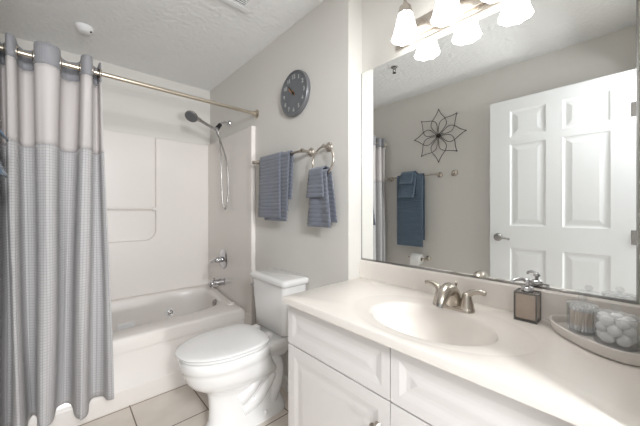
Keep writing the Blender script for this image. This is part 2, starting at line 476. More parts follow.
# raised layer that frames the recessed bay
bm = new()
pl = [(-0.285, SZ0), (1.1105, SZ0), (1.1105, SZ1-0.004), (0.634, SZ1-0.004)]
r0 = 0.085
pl += [(0.634-r0+r0*math.cos(t), 0.955+r0-r0*math.sin(t)) for t in [PI/2*i/8 for i in range(9)]]
pl += [(-0.16+r0-r0*math.sin(t), 0.955+r0-r0*math.cos(t)) for t in [PI/2*i/8 for i in range(9)]]
pl += [(-0.16, SZ1-0.004), (-0.285, SZ1-0.004)]
prism(bm, pl, lambda a, b, h: (a, h, b), by-0.030, by+0.002)
obj('raised_panel', bm, M['acrylic'], sur, bevel=0.012)
bm = new(); tube(bm, [(-0.16, by-0.034, 1.232), (0.634, by-0.034, 1.232)], 0.007, 10)
for x in (-0.155, 0.625): box(bm, x-0.012, x+0.012, by-0.046, by-0.015, 1.220, 1.246)
obj('washcloth_bar', bm, M['acrylic'], sur, smooth=40)

# valve, spout, hand shower
v = thing('shower_valve', 'round chrome shower valve with a lever handle on the tub wall', 'shower valve', (ri+0.006, 2.56, 0.77))
bm = new(); lathe(bm, [(0.088, 0), (0.088, 0.004), (0.076, 0.013), (0.05, 0.018), (0.04, 0.019)], (ri+0.006, 2.56, 0.77), (-1, 0, 0), 36); obj('escutcheon', bm, M['chrome'], v, smooth=40)
bm = new(); lathe(bm, [(0.026, 0.012), (0.027, 0.05), (0.024, 0.075), (0.017, 0.082), (0.001, 0.083)], (ri+0.006, 2.56, 0.77), (-1, 0, 0), 24)
tube(bm, [(ri-0.055, 2.56, 0.77), (ri-0.09, 2.555, 0.765), (ri-0.125, 2.55, 0.757)], [0.013, 0.011, 0.009], 10); obj('valve_handle', bm, M['chrome'], v, smooth=40)
s = thing('tub_spout', 'chrome tub spout on the tub wall below the shower valve', 'tub spout', (ri+0.006, 2.54, 0.57))
bm = new(); lathe(bm, [(0.034, 0), (0.034, 0.008), (0.030, 0.012), (0.030, 0.07), (0.028, 0.115), (0.024, 0.132), (0.016, 0.138)], (ri+0.006, 2.54, 0.57), (-1, 0, -0.03), 24)
lathe(bm, [(0.022, 0), (0.020, 0.03)], (ri-0.108, 2.54, 0.565), (0, 0, -1), 20); obj('spout_body', bm, M['chrome'], s, smooth=40)
bm = new(); lathe(bm, [(0.006, 0), (0.006, 0.012), (0.009, 0.014), (0.009, 0.02), (0.004, 0.022)], (ri-0.09, 2.54, 0.594), (0, 0, 1), 14); obj('diverter_knob', bm, M['chrome'], s, smooth=40)

h = thing('hand_shower', 'chrome hand shower on its wall arm with a looping metal hose', 'hand shower', (XR, 2.505, 2.01))
bm = new(); lathe(bm, [(0.030, 0), (0.028, 0.006), (0.014, 0.014), (0.010, 0.016)], (XR, 2.505, 2.017), (-1, 0, 0), 24)
tube(bm, catmull([(XR-0.005, 2.505, 2.017), (XR-0.04, 2.505, 2.018), (XR-0.075, 2.505, 2.003), (XR-0.098, 2.505, 1.975)], 6), 0.009, 12); obj('shower_arm', bm, M['chrome'], h, smooth=40)
bm = new(); tube(bm, [(1.058, 2.505, 1.99), (1.028, 2.505, 1.948)], [0.017, 0.02], 14); obj('pivot_collar', bm, M['dark'], h, smooth=40)
bm = new(); tube(bm, [(1.034, 2.505, 1.955), (1.008, 2.505, 1.93)], [0.018, 0.015], 14)
lathe(bm, [(0.017, -0.02), (0.019, 0.0), (0.017, 0.022)], (1.008, 2.50, 1.935), (-0.9, 0, 0.3), 16); obj('shower_bracket', bm, M['chrome'], h, smooth=40)
bm = new()
tube(bm, catmull([(1.035, 2.50, 1.922), (0.98, 2.50, 1.945), (0.90, 2.495, 1.975), (0.845, 2.49, 1.999)], 5), [0.011]*8+[0.013]*4+[0.016]*4, 12)
ax = Vector((-0.45, -0.45, -0.78))
lathe(bm, [(0.012, -0.034), (0.034, -0.024), (0.051, -0.006), (0.054, 0.006), (0.050, 0.012)], (0.805, 2.487, 2.002), ax, 28)
hd = obj('hand_spray', bm, M['dullchrome'], h, smooth=40)
bm = new(); lathe(bm, [(0.046, 0.010), (0.046, 0.0145), (0.03, 0.0155), (0.001, 0.0155)], (0.805, 2.487, 2.002), ax, 28)
a_, u_, v_ = frame(ax)
for rg, n in ((0.014, 6), (0.028, 12), (0.040, 18)):
    for i in range(n):
        p = Vector((0.805, 2.487, 2.002))+a_*0.015+(u_*math.cos(2*PI*i/n)+v_*math.sin(2*PI*i/n))*rg
        lathe(bm, [(0.0025, 0), (0.002, 0.003)], p, ax, 6)
obj('spray_plate', bm, M['clockrim'], hd, smooth=40)
bm = new()
pts = catmull([(1.035, 2.50, 1.922), (1.048, 2.50, 1.86), (1.056, 2.49, 1.70), (1.060, 2.48, 1.45), (1.066, 2.47, 1.29), (1.082, 2.455, 1.232), (1.096, 2.44, 1.29), (1.098, 2.43, 1.45), (1.086, 2.44, 1.65), (1.050, 2.48, 1.83), (1.018, 2.502, 1.92)], 14)
tube(bm, pts, [0.0060 if i % 2 else 0.0050 for i in range(len(pts))], 8); obj('shower_hose', bm, M['dullchrome'], h, smooth=60)

# ------------------------------------------------------------------ shower rod and curtain
rodz = lambda x: 1.981-0.006*(x-0.3)
RY = 2.007
rod = thing('shower_rod', 'brushed brass-toned shower curtain rod spanning wall to wall above the bathtub', 'curtain rod', (0.4, RY, 1.98))
bm = new(); tube(bm, [(XL+0.006, RY, rodz(XL)), (0.35, RY, rodz(0.35)), (XR-0.006, RY, rodz(XR))], 0.0125, 16); obj('rod', bm, M['rodmetal'], rod, smooth=40)
for x, sg in ((XR, -1), (XL, 1)):
    bm = new(); lathe(bm, [(0.034, 0.001), (0.034, 0.006), (0.028, 0.012), (0.019, 0.016), (0.018, 0.034)], (x, RY, rodz(x)), (sg, 0, 0), 28); obj('rod_flange', bm, M['rodmetal'], rod, smooth=40)

cur = thing('shower_curtain', 'grey waffle-weave shower curtain with a sheer top band, drawn to the left', 'shower curtain', (-0.05, RY, 0.17))
keys = [(-0.282, -0.280, -0.04), (-0.262, -0.256, 0.05), (-0.235, -0.222, -0.07), (-0.212, -0.190, 0.085), (-0.178, -0.152, -0.07),
        (-0.145, -0.108, 0.095), (-0.056, -0.056, -0.072), (0.050, 0.008, 0.10), (0.106, 0.076, -0.075), (0.148, 0.152, 0.08), (0.164, 0.222, -0.010)]
NS = 14
def curtain_pt(i, z):
    """i runs over NS samples per key interval"""
    k = min(i//NS, len(keys)-2); t = i/NS-k
    w = (2.03-z)/1.86; w = max(0, min(1, w))
    a, b = keys[k], keys[k+1]
    xa = a[0]*(1-w)+a[1]*w; xb = b[0]*(1-w)+b[1]*w
    e = 0.5-0.5*math.cos(PI*t)
    e2 = e
    x = xa+(xb-xa)*(t+(0.17-0.05*w)*math.sin(2*PI*t))
    amp = 0.95+0.12*w+0.10*math.sin(k*1.7+z*2.2)
    y = RY+(a[2]+(b[2]-a[2])*e2)*amp
    x += 0.006*math.sin(z*3.1+k*2.0)*w
    y += 0.006*math.sin(z*5.0+i*0.21)*w - 0.025*w*w
    return (x, y, z)
NI = NS*(len(keys)-1)+1
arc = [0]
for i in range(1, NI):
    arc.append(arc[-1]+(Vector(curtain_pt(i, 1.5))-Vector(curtain_pt(i-1, 1.5))).length)
def curtain_part(name, z0, z1, nz, m, wav=False):
    bm = new(); uvl = bm.loops.layers.uv.new('UVMap'); g = []
    for j in range(nz+1):
        z = z0+(z1-z0)*j/nz; row = []
        for i in range(NI):
            p = curtain_pt(i, z)
            if wav and j == 0: p = (p[0], p[1], p[2]+0.012*math.sin(i*0.09))
            row.append(bm.verts.new(p))
        g.append(row)
    for j in range(nz):
        for i in range(NI-1):
            f = bm.faces.new((g[j][i], g[j][i+1], g[j+1][i+1], g[j+1][i]))
            for lp, (ii, jj) in zip(f.loops, ((i, j), (i+1, j), (i+1, j+1), (i, j+1))):
                lp[uvl].uv = (arc[ii], z0+(z1-z0)*jj/nz)
    return obj(name, bm, m, cur, smooth=180, solid=0.0022)
hdr = curtain_part('header_band', 1.935, 2.04, 4, M['header'])
curtain_part('sheer_panel', 1.545, 1.935, 14, M['sheer'])
curtain_part('waffle_panel', 0.165, 1.545, 60, M['waffle'], True)
# grommets where the header crosses the rod
for k in range(len(keys)-1):
    best = None
    for i in range(k*NS, (k+1)*NS):
        p, q = curtain_pt(i, 1.985), curtain_pt(i+1, 1.985)
        if (p[1]-RY)*(q[1]-RY) <= 0 and best is None: best = (Vector(p)+Vector(q))/2, (Vector(q)-Vector(p)).normalized()
    if best is None: continue
    c, t = best
    bm = new()
    ring = [c+t*0.0235*math.cos(s)+Vector((0, 0, 1))*0.0235*math.sin(s) for s in [2*PI*i/28 for i in range(28)]]
    ring = [Vector((p.x, p.y, p.z - c.z + rodz(c.x))) for p in ring]
    tube(bm, ring, 0.006, 8, closed=True)
    obj('grommet', bm, M['nickel'], hdr, smooth=60)

# ------------------------------------------------------------------ ceiling fittings
d = thing('ceiling_detector', 'small round white ceiling detector with a black dot, above the bathtub', 'detector', (0.115, 2.49, ZC))
bm = new(); lathe(bm, [(0.050, 0.0), (0.050, 0.012), (0.044, 0.020), (0.034, 0.034), (0.028, 0.038), (0.001, 0.039)], (0.115, 2.49, ZC), (0, 0, -1), 32); obj('detector_body', bm, M['whiteplastic'], d, smooth=40)
bm = new(); lathe(bm, [(0.0055, 0), (0.0055, 0.003), (0.001, 0.004)], (0.148, 2.468, ZC-0.030), (0.4, -0.5, -0.75), 12); obj('sensor_eye', bm, M['dark'], d, smooth=40)
g = thing('exhaust_fan', 'square white exhaust fan grille set in the ceiling', 'exhaust fan', (0.71, 1.475, ZC))
bm = new()
x0, x1, y0, y1 = 0.57, 0.85, 1.335, 1.615
for a in ((x0, x1, y0, y0+0.04), (x0, x1, y1-0.04, y1), (x0, x0+0.04, y0+0.04, y1-0.04), (x1-0.04, x1, y0+0.04, y1-0.04)):
    box(bm, a[0], a[1], a[2], a[3], ZC-0.018, ZC-0.001)
obj('grille_frame', bm, M['whiteplastic'], g, bevel=0.004)
bm = new()
for k in range(13):
    y = y0+0.046+k*0.0152; box(bm, x0+0.04, x1-0.04, y, y+0.006, ZC-0.016, ZC-0.0125)
obj('grille_slats', bm, M['whiteplastic'], g)
bm = new(); box(bm, x0+0.04, x1-0.04, y0+0.04, y1-0.04, ZC-0.003, ZC-0.001); obj('fan_opening', bm, M['dark'], g)
sp = thing('fire_sprinkler', 'small bronze ceiling sprinkler head seen in the mirror', 'sprinkler', (0.38, 1.40, ZC))
bm = new(); lathe(bm, [(0.028, 0), (0.026, 0.006), (0.012, 0.008), (0.011, 0.022)], (0.38, 1.40, ZC), (0, 0, -1), 20); obj('escutcheon', bm, M['dullchrome'], sp, smooth=40)
bm = new()
for s_ in (-1, 1): tube(bm, [(0.38, 1.40+s_*0.009, ZC-0.02), (0.38, 1.40+s_*0.012, ZC-0.035), (0.38, 1.40, ZC-0.052)], 0.003, 8)
lathe(bm, [(0.004, 0.045), (0.016, 0.052), (0.016, 0.054), (0.003, 0.056)], (0.38, 1.40, ZC), (0, 0, -1), 16); obj('deflector', bm, M['iron'], sp, smooth=40)

# ------------------------------------------------------------------ clock
CY_, CZ_, CR = 1.496, 1.978, 0.146
ck = thing('wall_clock', 'round slate-grey wall clock with pale numerals and copper hands', 'clock', (XR, CY_, CZ_))
fx = XR-0.024
bm = new(); lathe(bm, [(0.134, 0.001), (0.134, 0.0235), (0.001, 0.024)], (XR, CY_, CZ_), (-1, 0, 0), 64); obj('clock_face', bm, M['clock'], ck, smooth=40)
bm = new(); lathe(bm, [(CR-0.004, 0.001), (CR, 0.006), (CR, 0.024), (CR-0.005, 0.030), (0.135, 0.028), (0.1345, 0.020)], (XR, CY_, CZ_), (-1, 0, 0), 64, cap=False); obj('clock_rim', bm, M['clockrim'], ck, smooth=40)
dg = bpy.context.evaluated_depsgraph_get()
for n in range(1, 13):
    a = 2*PI*n/12
    cu = bpy.data.curves.new('t', 'FONT'); cu.body = str(n); cu.size = 0.036; cu.align_x = 'CENTER'; cu.align_y = 'CENTER'; cu.extrude = 0.0006; cu.offset = 0.0006
    to = bpy.data.objects.new('t', cu); C.objects.link(to)
    dg = bpy.context.evaluated_depsgraph_get()
    me = bpy.data.meshes.new_from_object(to.evaluated_get(dg))
    bpy.data.objects.remove(to)
    bm = new(); bm.from_mesh(me)
    bmesh.ops.transform(bm, verts=bm.verts, matrix=Matrix(((0, 0, -1, 0), (-1, 0, 0, 0), (0, 1, 0, 0), (0, 0, 0, 1))))
    bmesh.ops.translate(bm, verts=bm.verts, vec=(fx-0.0008, CY_-0.106*math.sin(a), CZ_+0.106*math.cos(a)))
    obj('numeral', bm, M['numeral'], ck)
def hand(name, ang, ln, w, dx, m):
    bm = new(); a = math.radians(ang); s, c = math.sin(a), math.cos(a)
    poly = [(-w*0.6, -0.018), (w*0.6, -0.018), (w, 0.0), (w*0.9, ln*0.6), (w*0.35, ln), (-w*0.35, ln), (-w*0.9, ln*0.6), (-w, 0)]
    prism(bm, poly, lambda p, q, h_: (fx-dx-h_, CY_-(p*c+q*s), CZ_+(-p*s+q*c)), 0, 0.0015)
    obj(name, bm, m, ck)
hand('hour_hand', 312, 0.066, 0.009, 0.002, M['copper'])
hand('minute_hand', 318, 0.078, 0.004, 0.005, M['dark'])
bm = new(); lathe(bm, [(0.008, 0), (0.008, 0.008), (0.003, 0.010)], (fx, CY_, CZ_), (-1, 0, 0), 18); obj('hand_cap', bm, M['dark'], ck, smooth=40)

# ------------------------------------------------------------------ towel hardware
def post(bm, x, y, z, sg, reach, r=0.027):
    lathe(bm, [(r, 0.001), (r, 0.006), (r*0.85, 0.011), (r*0.45, 0.016), (0.009, 0.022), (0.009, reach-0.012), (0.013, reach-0.008), (0.013, reach+0.010), (0.006, reach+0.014)], (x, y, z), (sg, 0, 0), 24)
def towel_rail(name, label, x, sg, y0, y1, z, reach, over=0.012):
    t = thing(name, label, 'towel bar', (x, (y0+y1)/2, z))
    bm = new(); tube(bm, [(x+sg*reach, y0-over, z), (x+sg*reach, y1+over, z)], 0.008, 12)
    obj('bar', bm, M['nickel'], t, smooth=40)
    for y in (y0, y1):
        bm = new(); post(bm, x, y, z, sg, reach); obj('post', bm, M['nickel'], t, smooth=40)
    return t
towel_rail('towel_bar', 'brushed nickel towel bar on the wall under the clock, holding one towel', XR, -1, 1.345, 1.925, 1.577, 0.072)
towel_rail('towel_bar', 'brushed nickel towel bar with layered blue towels, seen in the mirror', XL, 1, 1.33, 1.895, 1.577, 0.085)

def towel_sheet(bm, x, sg, z, y0, y1, rad, front, back, per=0.024, amp=0.004, spread=0.0, flare=0.0, ph=0.0, nw=16, lean=0.0, drape=0.004):
    """cloth hung over a rail at x,z; front side faces sg (away from the wall). front/back: drop lengths"""
    path = []
    nf = int(front/0.004); nb = int(back/0.004)
    for i in range(nf+1):
        t = 1-i/nf; path.append((rad+flare*t*t, -front*t, 1, 0))
    for i in range(1, 10):
        a = PI*i/10; path.append((rad*math.cos(a), rad*math.sin(a), math.cos(a), math.sin(a)))
    for i in range(nb+1):
        path.append((-rad, -back*i/nb, -1, 0))
    g = []; s = 0; prev = None
    for (a, b, na, nb_) in path:
        if prev: s += math.hypot(a-prev[0], b-prev[1])
        prev = (a, b)
        e = amp*abs(math.sin(PI*s/per))
        drop = max(0, -b)
        row = []
        for j in range(nw+1):
            u = j/nw
            y = y0+(y1-y0)*u+(u-0.5)*spread*drop+lean*drop
            w = e+drape*math.sin(u*9+ph+drop*2)*min(1, drop/0.15)
            edge = 1-0.0*u
            row.append(bm.verts.new((x+sg*(a+na*w), y, z+b+nb_*w)))
        g.append(row)
    for r0, r1 in zip(g, g[1:]):
        for j in range(nw):
            bm.faces.new((r0[j], r0[j+1], r1[j+1], r1[j]))

bx = XR-0.072
bm = new()
towel_sheet(bm, bx, -1, 1.577, 1.545, 1.80, 0.021, 0.405, 0.36, spread=0.08, ph=1.0, flare=0.006)
towel_sheet(bm, bx, -1, 1.577, 1.455, 1.73, 0.0125, 0.425, 0.285, spread=-0.02, ph=2.2, lean=0.06)
tag(obj('bath_towel', bm, M['towel'], smooth=180, solid=0.006), 'blue-grey ribbed bath towel folded over the towel bar below the clock', 'towel')

ring = thing('towel_ring', 'brushed nickel towel ring on the wall beside the recess, holding two towels', 'towel ring', (XR, 1.185, 1.582))
bm = new(); lathe(bm, [(0.028, 0.001), (0.028, 0.006), (0.024, 0.011), (0.012, 0.016), (0.009, 0.022), (0.009, 0.045), (0.012, 0.05), (0.006, 0.056)], (XR, 1.185, 1.582), (-1, 0, 0), 24); obj('post', bm, M['nickel'], ring, smooth=40)
bm = new()
rp = [(XR-0.048-0.012*(1-math.cos(t))/2, 1.185+0.085*math.sin(t), 1.495+0.085*math.cos(t)) for t in [2*PI*i/40 for i in range(40)]]
tube(bm, rp, 0.0055, 10, closed=True); obj('ring', bm, M['nickel'], ring, smooth=40)
rx, rzz = XR-0.060, 1.424
bm = new()
towel_sheet(bm, rx, -1, rzz, 1.128, 1.252, 0.017, 0.295, 0.27, spread=0.27, ph=0.5, nw=14, drape=0.006)
tag(obj('hand_towel', bm, M['towel'], smooth=180, solid=0.006), 'blue-grey ribbed hand towel hanging through the towel ring, behind a washcloth', 'towel')
bm = new()
towel_sheet(bm, rx, -1, rzz+0.008, 1.150, 1.262, 0.0285, 0.14, 0.07, spread=0.30, ph=2.0, nw=10, flare=0.006)
tag(obj('washcloth', bm, M['towel'], smooth=180, solid=0.006), 'small blue-grey washcloth draped over the hand towel in the towel ring', 'washcloth')

# left wall (seen in the mirror)
lx, lz = XL+0.085, 1.577
bm = new(); towel_sheet(bm, lx, 1, lz, 1.462, 1.765, 0.016, 0.73, 0.66, ph=0.3, nw=20, drape=0.003)
tag(obj('bath_towel', bm, M['towelteal'], smooth=180, solid=0.006), 'long slate-blue bath towel hanging on the bar seen in the mirror', 'towel')
bm = new(); towel_sheet(bm, lx, 1, lz+0.003, 1.535, 1.715, 0.029, 0.228, 0.16, ph=1.3, nw=14, flare=0.048, drape=0.002)
tag(obj('hand_towel', bm, M['towelteal'], smooth=180, solid=0.006), 'slate-blue hand towel layered over the long bath towel seen in the mirror', 'towel')
bm = new(); towel_sheet(bm, lx, 1, lz+0.008, 1.555, 1.70, 0.0415, 0.088, 0.08, ph=2.3, nw=10, flare=0.040, drape=0.002)
tag(obj('washcloth', bm, M['towelteal'], smooth=180, solid=0.006), 'small slate-blue washcloth on top of the layered towels seen in the mirror', 'washcloth')
hk = thing('robe_hook', 'round brushed nickel robe hook on the wall right of the mirrored towel bar', 'hook', (XL, 1.187, 1.582))
bm = new(); lathe(bm, [(0.030, 0.001), (0.030, 0.006), (0.025, 0.012), (0.010, 0.016), (0.008, 0.03), (0.012, 0.036), (0.012, 0.044), (0.005, 0.048)], (XL, 1.187, 1.582), (1, 0, 0), 24); obj('hook_base', bm, M['nickel'], hk, smooth=40)
bm = new(); tube(bm, catmull([(XL+0.03, 1.187, 1.578), (XL+0.045, 1.187, 1.555), (XL+0.065, 1.187, 1.555), (XL+0.072, 1.187, 1.575)], 5), 0.006, 10); obj('hook_arm', bm, M['nickel'], hk, smooth=40)
tp = thing('toilet_paper_holder', 'brushed nickel toilet paper holder on the mirrored wall below the towels', 'toilet paper holder', (XL, 1.46, 0.725))
bm = new(); post(bm, XL, 1.455, 0.725, 1, 0.068); obj('post', bm, M['nickel'], tp, smooth=40)
bm = new(); tube(bm, [(XL+0.068, 1.445, 0.725), (XL+0.068, 1.645, 0.725)], 0.008, 12); obj('roll_arm', bm, M['nickel'], tp, smooth=40)
ro = thing('toilet_roll', 'white toilet paper roll on the holder seen in the mirror', 'toilet paper', (XL+0.068, 1.55, 0.716))
bm = new()
lathe(bm, [(0.018, -0.05), (0.052, -0.05), (0.054, -0.047), (0.054, 0.047), (0.052, 0.05), (0.018, 0.05), (0.018, -0.05)], (XL+0.068, 1.545, 0.716), (0, 1, 0), 32, cap=False)
box(bm, XL+0.1215, XL+0.1225, 1.495, 1.595, 0.655, 0.716); obj('paper', bm, M['paper'], ro, smooth=40)
bm = new(); lathe(bm, [(0.0165, -0.049), (0.0178, -0.049), (0.0178, 0.049), (0.0165, 0.049), (0.0165, -0.049)], (XL+0.068, 1.545, 0.716), (0, 1, 0), 24, cap=False); obj('core', bm, M['cardboard'], ro, smooth=40)

# flower wall art
fl = thing('flower_wall_art', 'dark wire flower wall sculpture with eight pointed petals, seen in the mirror', 'wall art', (XL, 1.340, 1.968))
FX = XL+0.018
for k in range(8):
    a = PI/4*k; R = 0.262 if k % 2 == 0 else 0.255
    bm = new()
    half = catmull([(0.012, 0.0, 0), (0.055, 0.046, 0), (0.105, 0.078, 0), (0.155, 0.068, 0), (0.21, 0.028, 0), (R, 0, 0)], 6)
    off = 0.012 if k % 2 else 0.0
    def P(p, q): return (FX+off*(1-p/R)*1.0 + 0.004*(k % 2), 1.340+p*math.sin(a)+q*math.cos(a), 1.968+p*math.cos(a)-q*math.sin(a))
    tube(bm, [P(h_.x, h_.y) for h_ in half], 0.0030, 8)
    tube(bm, [P(h_.x, -h_.y) for h_ in half], 0.0030, 8)
    tp_ = P(R, 0); lathe(bm, [(0.001, -0.006), (0.006, -0.003), (0.006, 0.003), (0.001, 0.006)], tp_, (1, 0, 0), 10)
    obj('petal', bm, M['iron'], fl, smooth=60)
bm = new(); lathe(bm, [(0.016, -0.017), (0.018, 0), (0.017, 0.018), (0.010, 0.026), (0.001, 0.028)], (FX, 1.340, 1.968), (1, 0, 0), 16); obj('flower_center', bm, M['iron'], fl, smooth=60)

# ------------------------------------------------------------------ toilet
TY = 1.560
to = thing('toilet', 'white elongated two-piece toilet with its lid closed, between bathtub and vanity', 'toilet', (0.80, TY, 0))
def egg(xf, xb, w, z, xc=None, ef=2.1, eb=3.0, n=56, dw=0):
    xf = xf-0.010*min(1, z/0.3)
    xc = xf+(xb-xf)*0.56 if xc is None else xc
    out = []
    for i in range(n):
        t = 2*PI*i/n; c, s_ = math.cos(t), math.sin(t)
        if c < 0: x = xc-(xc-xf)*abs(c)**(2/ef); y = w*math.copysign(abs(s_)**(2/ef), s_)
        else: x = xc+(xb-xc)*abs(c)**(2/eb); y = w*math.copysign(abs(s_)**(2/eb), s_)
        out.append((x, TY+y, z))
    return out
bm = new()
loft(bm, [egg(0.572, 1.045, 0.112, 0.0, eb=5), egg(0.572, 1.045, 0.112, 0.022, eb=5), egg(0.582, 1.04, 0.104, 0.040, eb=5), egg(0.598, 1.03, 0.092, 0.075, eb=4),
          egg(0.602, 1.02, 0.086, 0.14), egg(0.600, 1.02, 0.088, 0.20), egg(0.588, 1.01, 0.098, 0.238), egg(0.550, 1.00, 0.128, 0.268), egg(0.510, 0.975, 0.157, 0.300), egg(0.486, 0.95, 0.171, 0.335),
          egg(0.472, 0.935, 0.179, 0.375), egg(0.466, 0.93, 0.182, 0.398), egg(0.460, 0.93, 0.186, 0.402), egg(0.460, 0.93, 0.186, 0.435), egg(0.462, 0.93, 0.185, 0.446), egg(0.468, 0.925, 0.179, 0.450)])
obj('bowl', bm, M['porcelain'], to, smooth=60)
bm = new()   # deck that carries the tank
def rr3(x0, x1, w, z, r): return [(x, TY+y, z) for x, y in [((x0+x1)/2+a, b) for a, b in rrect((x1-x0)/2, w, r)]]
loft(bm, [rr3(0.90, 1.06, 0.085, 0.33, 0.03), rr3(0.88, 1.10, 0.115, 0.385, 0.04), rr3(0.865, 1.115, 0.145, 0.42, 0.04), rr3(0.865, 1.12, 0.15, 0.452, 0.04), rr3(0.872, 1.115, 0.145, 0.458, 0.04)])
obj('tank_deck', bm, M['porcelain'], to, smooth=50)
for sg in (-1, 1):
    bm = new()
    P_ = catmull([(0.74, TY+sg*0.055, 0.16), (0.80, TY+sg*0.058, 0.20), (0.86, TY+sg*0.060, 0.265), (0.92, TY+sg*0.060, 0.31), (0.975, TY+sg*0.056, 0.30), (0.995, TY+sg*0.052, 0.23), (0.98, TY+sg*0.050, 0.15), (0.95, TY+sg*0.048, 0.07)], 6)
    tube(bm, P_, 0.046, 16)
    P2 = catmull([(0.76, TY+sg*0.05, 0.09), (0.84, TY+sg*0.055, 0.12), (0.90, TY+sg*0.055, 0.18), (0.95, TY+sg*0.05, 0.24)], 6)
    tube(bm, P2, 0.046, 16)
    obj('trapway', bm, M['porcelain'], to, smooth=60)
    bm = new(); lathe(bm, [(0.015, 0.0), (0.015, 0.010), (0.011, 0.020), (0.001, 0.023)], (0.885, TY+sg*0.098, 0.032), (0, sg*0.25, 1), 18)
    obj('bolt_cap', bm, M['porcelain'], to, smooth=60)
bm = new()
def plate(x0, x1, w0, z0, z1, dome=0.0):
    return [egg(x0+0.014, x1-0.008, w0-0.012, z0, eb=3.4), egg(x0+0.002, x1, w0-0.001, z0+0.004, eb=3.4), egg(x0, x1, w0, (z0+z1)/2, eb=3.4), egg(x0+0.004, x1-0.002, w0-0.004, z1-0.003, eb=3.4), egg(x0+0.02, x1-0.012, w0-0.018, z1+0.001, eb=3.4), egg(x0+0.09, x1-0.06, w0-0.08, z1+dome*0.8, eb=3), egg(x0+0.17, x1-0.13, w0-0.14, z1+dome, eb=3)]
loft(bm, plate(0.452, 0.908, 0.184, 0.4555, 0.469)); obj('toilet_seat', bm, M['seat'], to, smooth=50)
bm = new(); loft(bm, plate(0.441, 0.912, 0.193, 0.4755, 0.489, 0.005)); obj('toilet_lid', bm, M['seat'], to, smooth=50)
for sg in (-1, 1):
    bm = new(); box(bm, 0.905, 0.942, TY+sg*0.075-0.022, TY+sg*0.075+0.022, 0.456, 0.486); obj('seat_hinge', bm, M['seat'], to, bevel=0.006)
bm = new()
loft(bm, [rr3(0.985, 1.128, 0.150, 0.458, 0.04), rr3(0.975, 1.132, 0.165, 0.475, 0.035), rr3(0.968, 1.134, 0.172, 0.52, 0.03), rr3(0.960, 1.136, 0.183, 0.65, 0.03), rr3(0.956, 1.136, 0.189, 0.770, 0.03)])
obj('tank', bm, M['porcelain'], to, smooth=50)
bm = new()
loft(bm, [rr3(0.951, 1.138, 0.195, 0.769, 0.02), rr3(0.944, 1.140, 0.202, 0.775, 0.022), rr3(0.942, 1.140, 0.204, 0.796, 0.022), rr3(0.948, 1.138, 0.198, 0.805, 0.022), rr3(0.968, 1.125, 0.18, 0.809, 0.02)])
obj('tank_lid', bm, M['porcelain'], to, smooth=50)
bm = new(); lathe(bm, [(0.013, 0), (0.013, 0.012), (0.008, 0.014)], (0.98, TY+0.187, 0.725), (0, 1, 0), 14); tube(bm, [(0.98, TY+0.197, 0.725), (0.97, TY+0.206, 0.722), (0.955, TY+0.206, 0.716)], [0.006, 0.006, 0.008], 8)
obj('flush_lever', bm, M['chrome'], to, smooth=50)

# ------------------------------------------------------------------ vanity
va = thing('vanity_cabinet', 'white vanity cabinet with routed panel doors under the sink counter', 'cabinet', (1.0, 0.5, 0))
VX = 0.762; VY0, VY1 = -0.040, 1.036
bm = new()
box(bm, VX, XM-0.003, VY0, VY0+0.016, 0.10, 0.8165); box(bm, VX, XM-0.003, VY1-0.016, VY1, 0.10, 0.8165)
box(bm, VX, XM-0.003, VY0+0.016, VY1-0.016, 0.10, 0.116); box(bm, XM-0.009, XM-0.003, VY0+0.016, VY1-0.016, 0.116, 0.8165)
box(bm, VX, VX+0.016, VY0+0.016, VY1-0.016, 0.116, 0.8165)
obj('carcass', bm, M['cabinet'], va)
bm = new(); box(bm, VX+0.07, XM-0.01, VY0+0.002, VY1-0.002, 0.0, 0.10); obj('toe_kick', bm, M['toe'], va)
pf = [(0.004, 0.0006), (0.022, 0.0030), (0.034, 0.0030), (0.058, 0.001)]
def front(name, y0, y1, z0, z1, fr):
    bm = new(); d_ = 0.018
    Pf = lambda a, b, d: (VX-d_+d, a, b)
    panel_face(bm, Pf, y0, y1, z0, z1, [(y0+fr, y1-fr)], [(z0+fr, z1-fr)], pf)
    g_ = slab_sides(bm, Pf, y0, y1, z0, z1, d_-0.0005); bm.faces.new(g_)
    bmesh.ops.remove_doubles(bm, verts=bm.verts, dist=1e-5)
    return obj(name, bm, M['cabinet'], va, bevel=0.003)
front('drawer_front', 0.5085, 1.034, 0.6395, 0.807, 0.030)
front('drawer_front', VY0+0.002, 0.5045, 0.6395, 0.807, 0.030)
d1 = front('cabinet_door', 0.5085, 1.034, 0.112, 0.6335, 0.042)
d2 = front('cabinet_door', VY0+0.002, 0.5045, 0.112, 0.6335, 0.042)
for dd, y in ((d1, 0.552), (d2, 0.461)):
    bm = new(); lathe(bm, [(0.011, 0), (0.009, 0.004), (0.006, 0.009), (0.007, 0.014), (0.0155, 0.019), (0.0165, 0.024), (0.012, 0.028), (0.001, 0.029)], (VX-0.018, y, 0.541), (-1, 0, 0), 24)
    obj('knob', bm, M['nickel'], dd, smooth=40)

